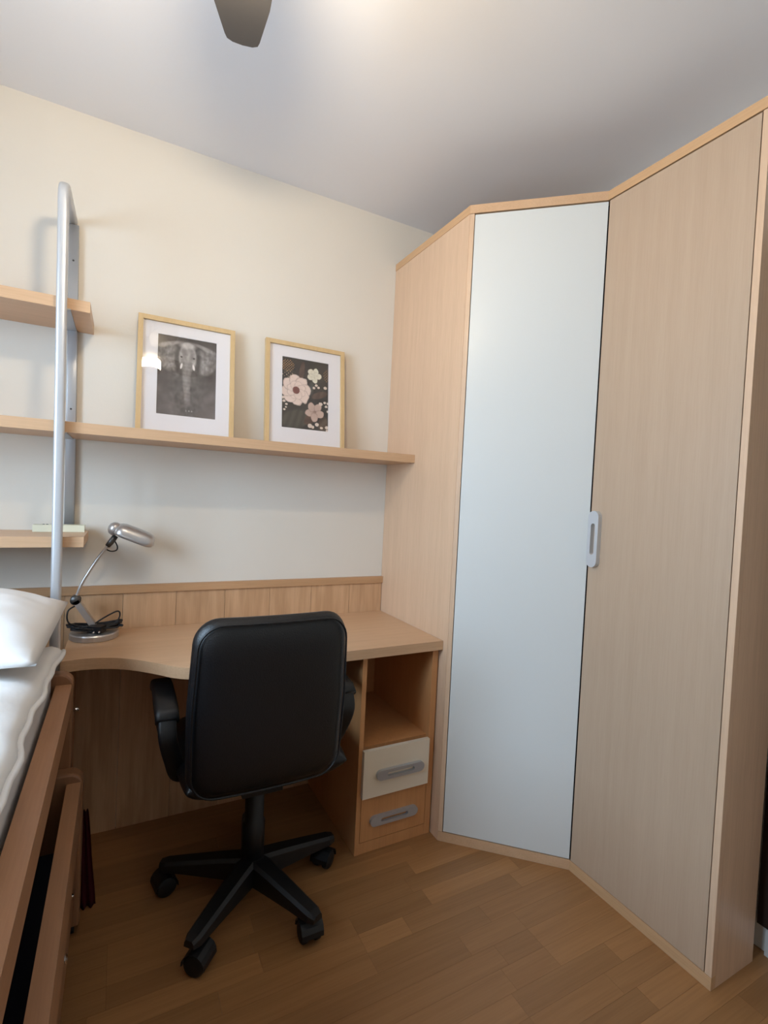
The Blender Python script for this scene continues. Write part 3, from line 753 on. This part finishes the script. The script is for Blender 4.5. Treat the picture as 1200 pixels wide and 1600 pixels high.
# pillow
pm = bmesh.new(); n_ = 34; tp, bt = [], []
for j in range(n_+1):
    a_, b_ = [], []
    for i_ in range(n_+1):
        u, v = i_/n_*2-1, j/n_*2-1
        x = .335*u*(1-.035*(1-v*v)*u*u)*math.sqrt(1-.07*v*v); y_ = .213*v*(1-.05*(1-u*u)*v*v)*math.sqrt(1-.08*u*u)
        h = (max(0, 1-abs(u)**2.4)*max(0, 1-abs(v)**2.4))**.62
        wr = .010*noise.noise(Vector((x*9, y_*9, 1)))+.004*noise.noise(Vector((x*26, y_*26, 5)))
        ed = i_ in (0, n_) or j in (0, n_)
        v1 = pm.verts.new((x, y_, .104*h+wr*min(1, h*3))); a_.append(v1)
        b_.append(v1 if ed else pm.verts.new((x, y_, -.036*h)))
    tp.append(a_); bt.append(b_)
for j in range(n_):
    for i_ in range(n_):
        pm.faces.new([tp[j][i_], tp[j][i_+1], tp[j+1][i_+1], tp[j+1][i_]])
        try: pm.faces.new([bt[j][i_], bt[j+1][i_], bt[j+1][i_+1], bt[j][i_+1]])
        except ValueError: pass
PM = Matrix.Translation((-.462, -.51, .890)) @ Matrix.Rotation(math.radians(-4), 4, 'Z') @ Matrix.Rotation(math.radians(8), 4, 'X')
tag(new_obj('pillow', xform(pm, PM), 'pillow_white', None, True, base=(-.465, -.51, .84)), 'plump white pillow lying on the duvet beside the shelf post', 'pillow')
# dark red cloth hanging by the head of the pull-out bed
t = bmesh.new(); rowsv = []
for j in range(17):
    z = .004+.30*j/16; r_ = []
    for i_ in range(13):
        s = i_/12
        r_.append(t.verts.new((-.075+.045*s*(1-.55*j/16), -.372+.008*math.sin(s*15+j*.12)+.006*math.sin(j*.6), z)))
    rowsv.append(r_)
for j in range(16):
    for i_ in range(12): t.faces.new([rowsv[j][i_], rowsv[j][i_+1], rowsv[j+1][i_+1], rowsv[j+1][i_]])
geom = bmesh.ops.solidify(t, geom=t.faces[:], thickness=.006)
tag(new_obj('red_cloth', t, 'red_cloth', None, True, base=(-.06, -.37, .004)), 'dark red cloth hanging to the floor behind the pull-out bed head', 'cloth')

# ------------------------------------------------------------------ ceiling fan with opal globe
FX, FY = .135, -1.175
fan = thing('ceiling_fan', (FX, FY, HC), 'ceiling fan with taupe petal blades and a lit opal lamp', 'ceiling fan')
new_obj('canopy', lathe([(.06, -.001), (.06, -.012), (.045, -.035), (.014, -.045)], (FX, FY, HC), 32), 'fan_metal', fan, True)
new_obj('rod', lathe([(.012, -.03), (.012, -.17)], (FX, FY, HC), 16), 'fan_metal', fan, True)
new_obj('motor', lathe([(.02, 2.372), (.07, 2.362), (.085, 2.335), (.085, 2.29), (.065, 2.268), (.03, 2.262)], (FX, FY, 0), 36), 'fan_metal', fan, True)
for k in range(3):
    a = math.radians(76.6+120*k)
    prof = [(.075, .018), (.12, .040), (.17, .062), (.21, .066), (.26, .059), (.31, .047), (.345, .0385), (.356, .034)]
    pts_ = [(x, -h) for x, h in prof]+[(.362, -.022), (.364, 0), (.362, .022)]+[(x, h) for x, h in prof[::-1]]
    t = prism(pts_, -.003, .003, .0015, 1)
    M = Matrix.Translation((FX, FY, 2.300)) @ Matrix.Rotation(a, 4, 'Z') @ Matrix.Rotation(math.radians(2), 4, 'X')
    new_obj('blade', xform(t, M), 'fan_blade', fan)
new_obj('lamp_holder', lathe([(.020, 2.268), (.024, 2.262), (.024, 2.254), (.018, 2.2515)], (FX, FY, 0), 28), 'fan_metal', fan, True)
new_obj('glass_drum', lathe([(.046, 2.190), (.0505, 2.1925), (.0505, 2.245), (.047, 2.2505), (.010, 2.2510)], (FX, FY, 0), 32), 'opal_glow', fan, True)['label'] = 'lit opal glass drum'
new_obj('lamp_light_stop', lathe([(.004, 2.172), (.030, 2.174), (.050, 2.182), (.054, 2.1885), (.054, 2.1905), (.050, 2.1912), (.010, 2.1895)], (FX, FY, 0), 32), 'fan_metal', fan, True)  # unseen cap, added to keep lamp light off the floor

for o in bpy.data.objects:
    if '_b' in o: del o['_b']
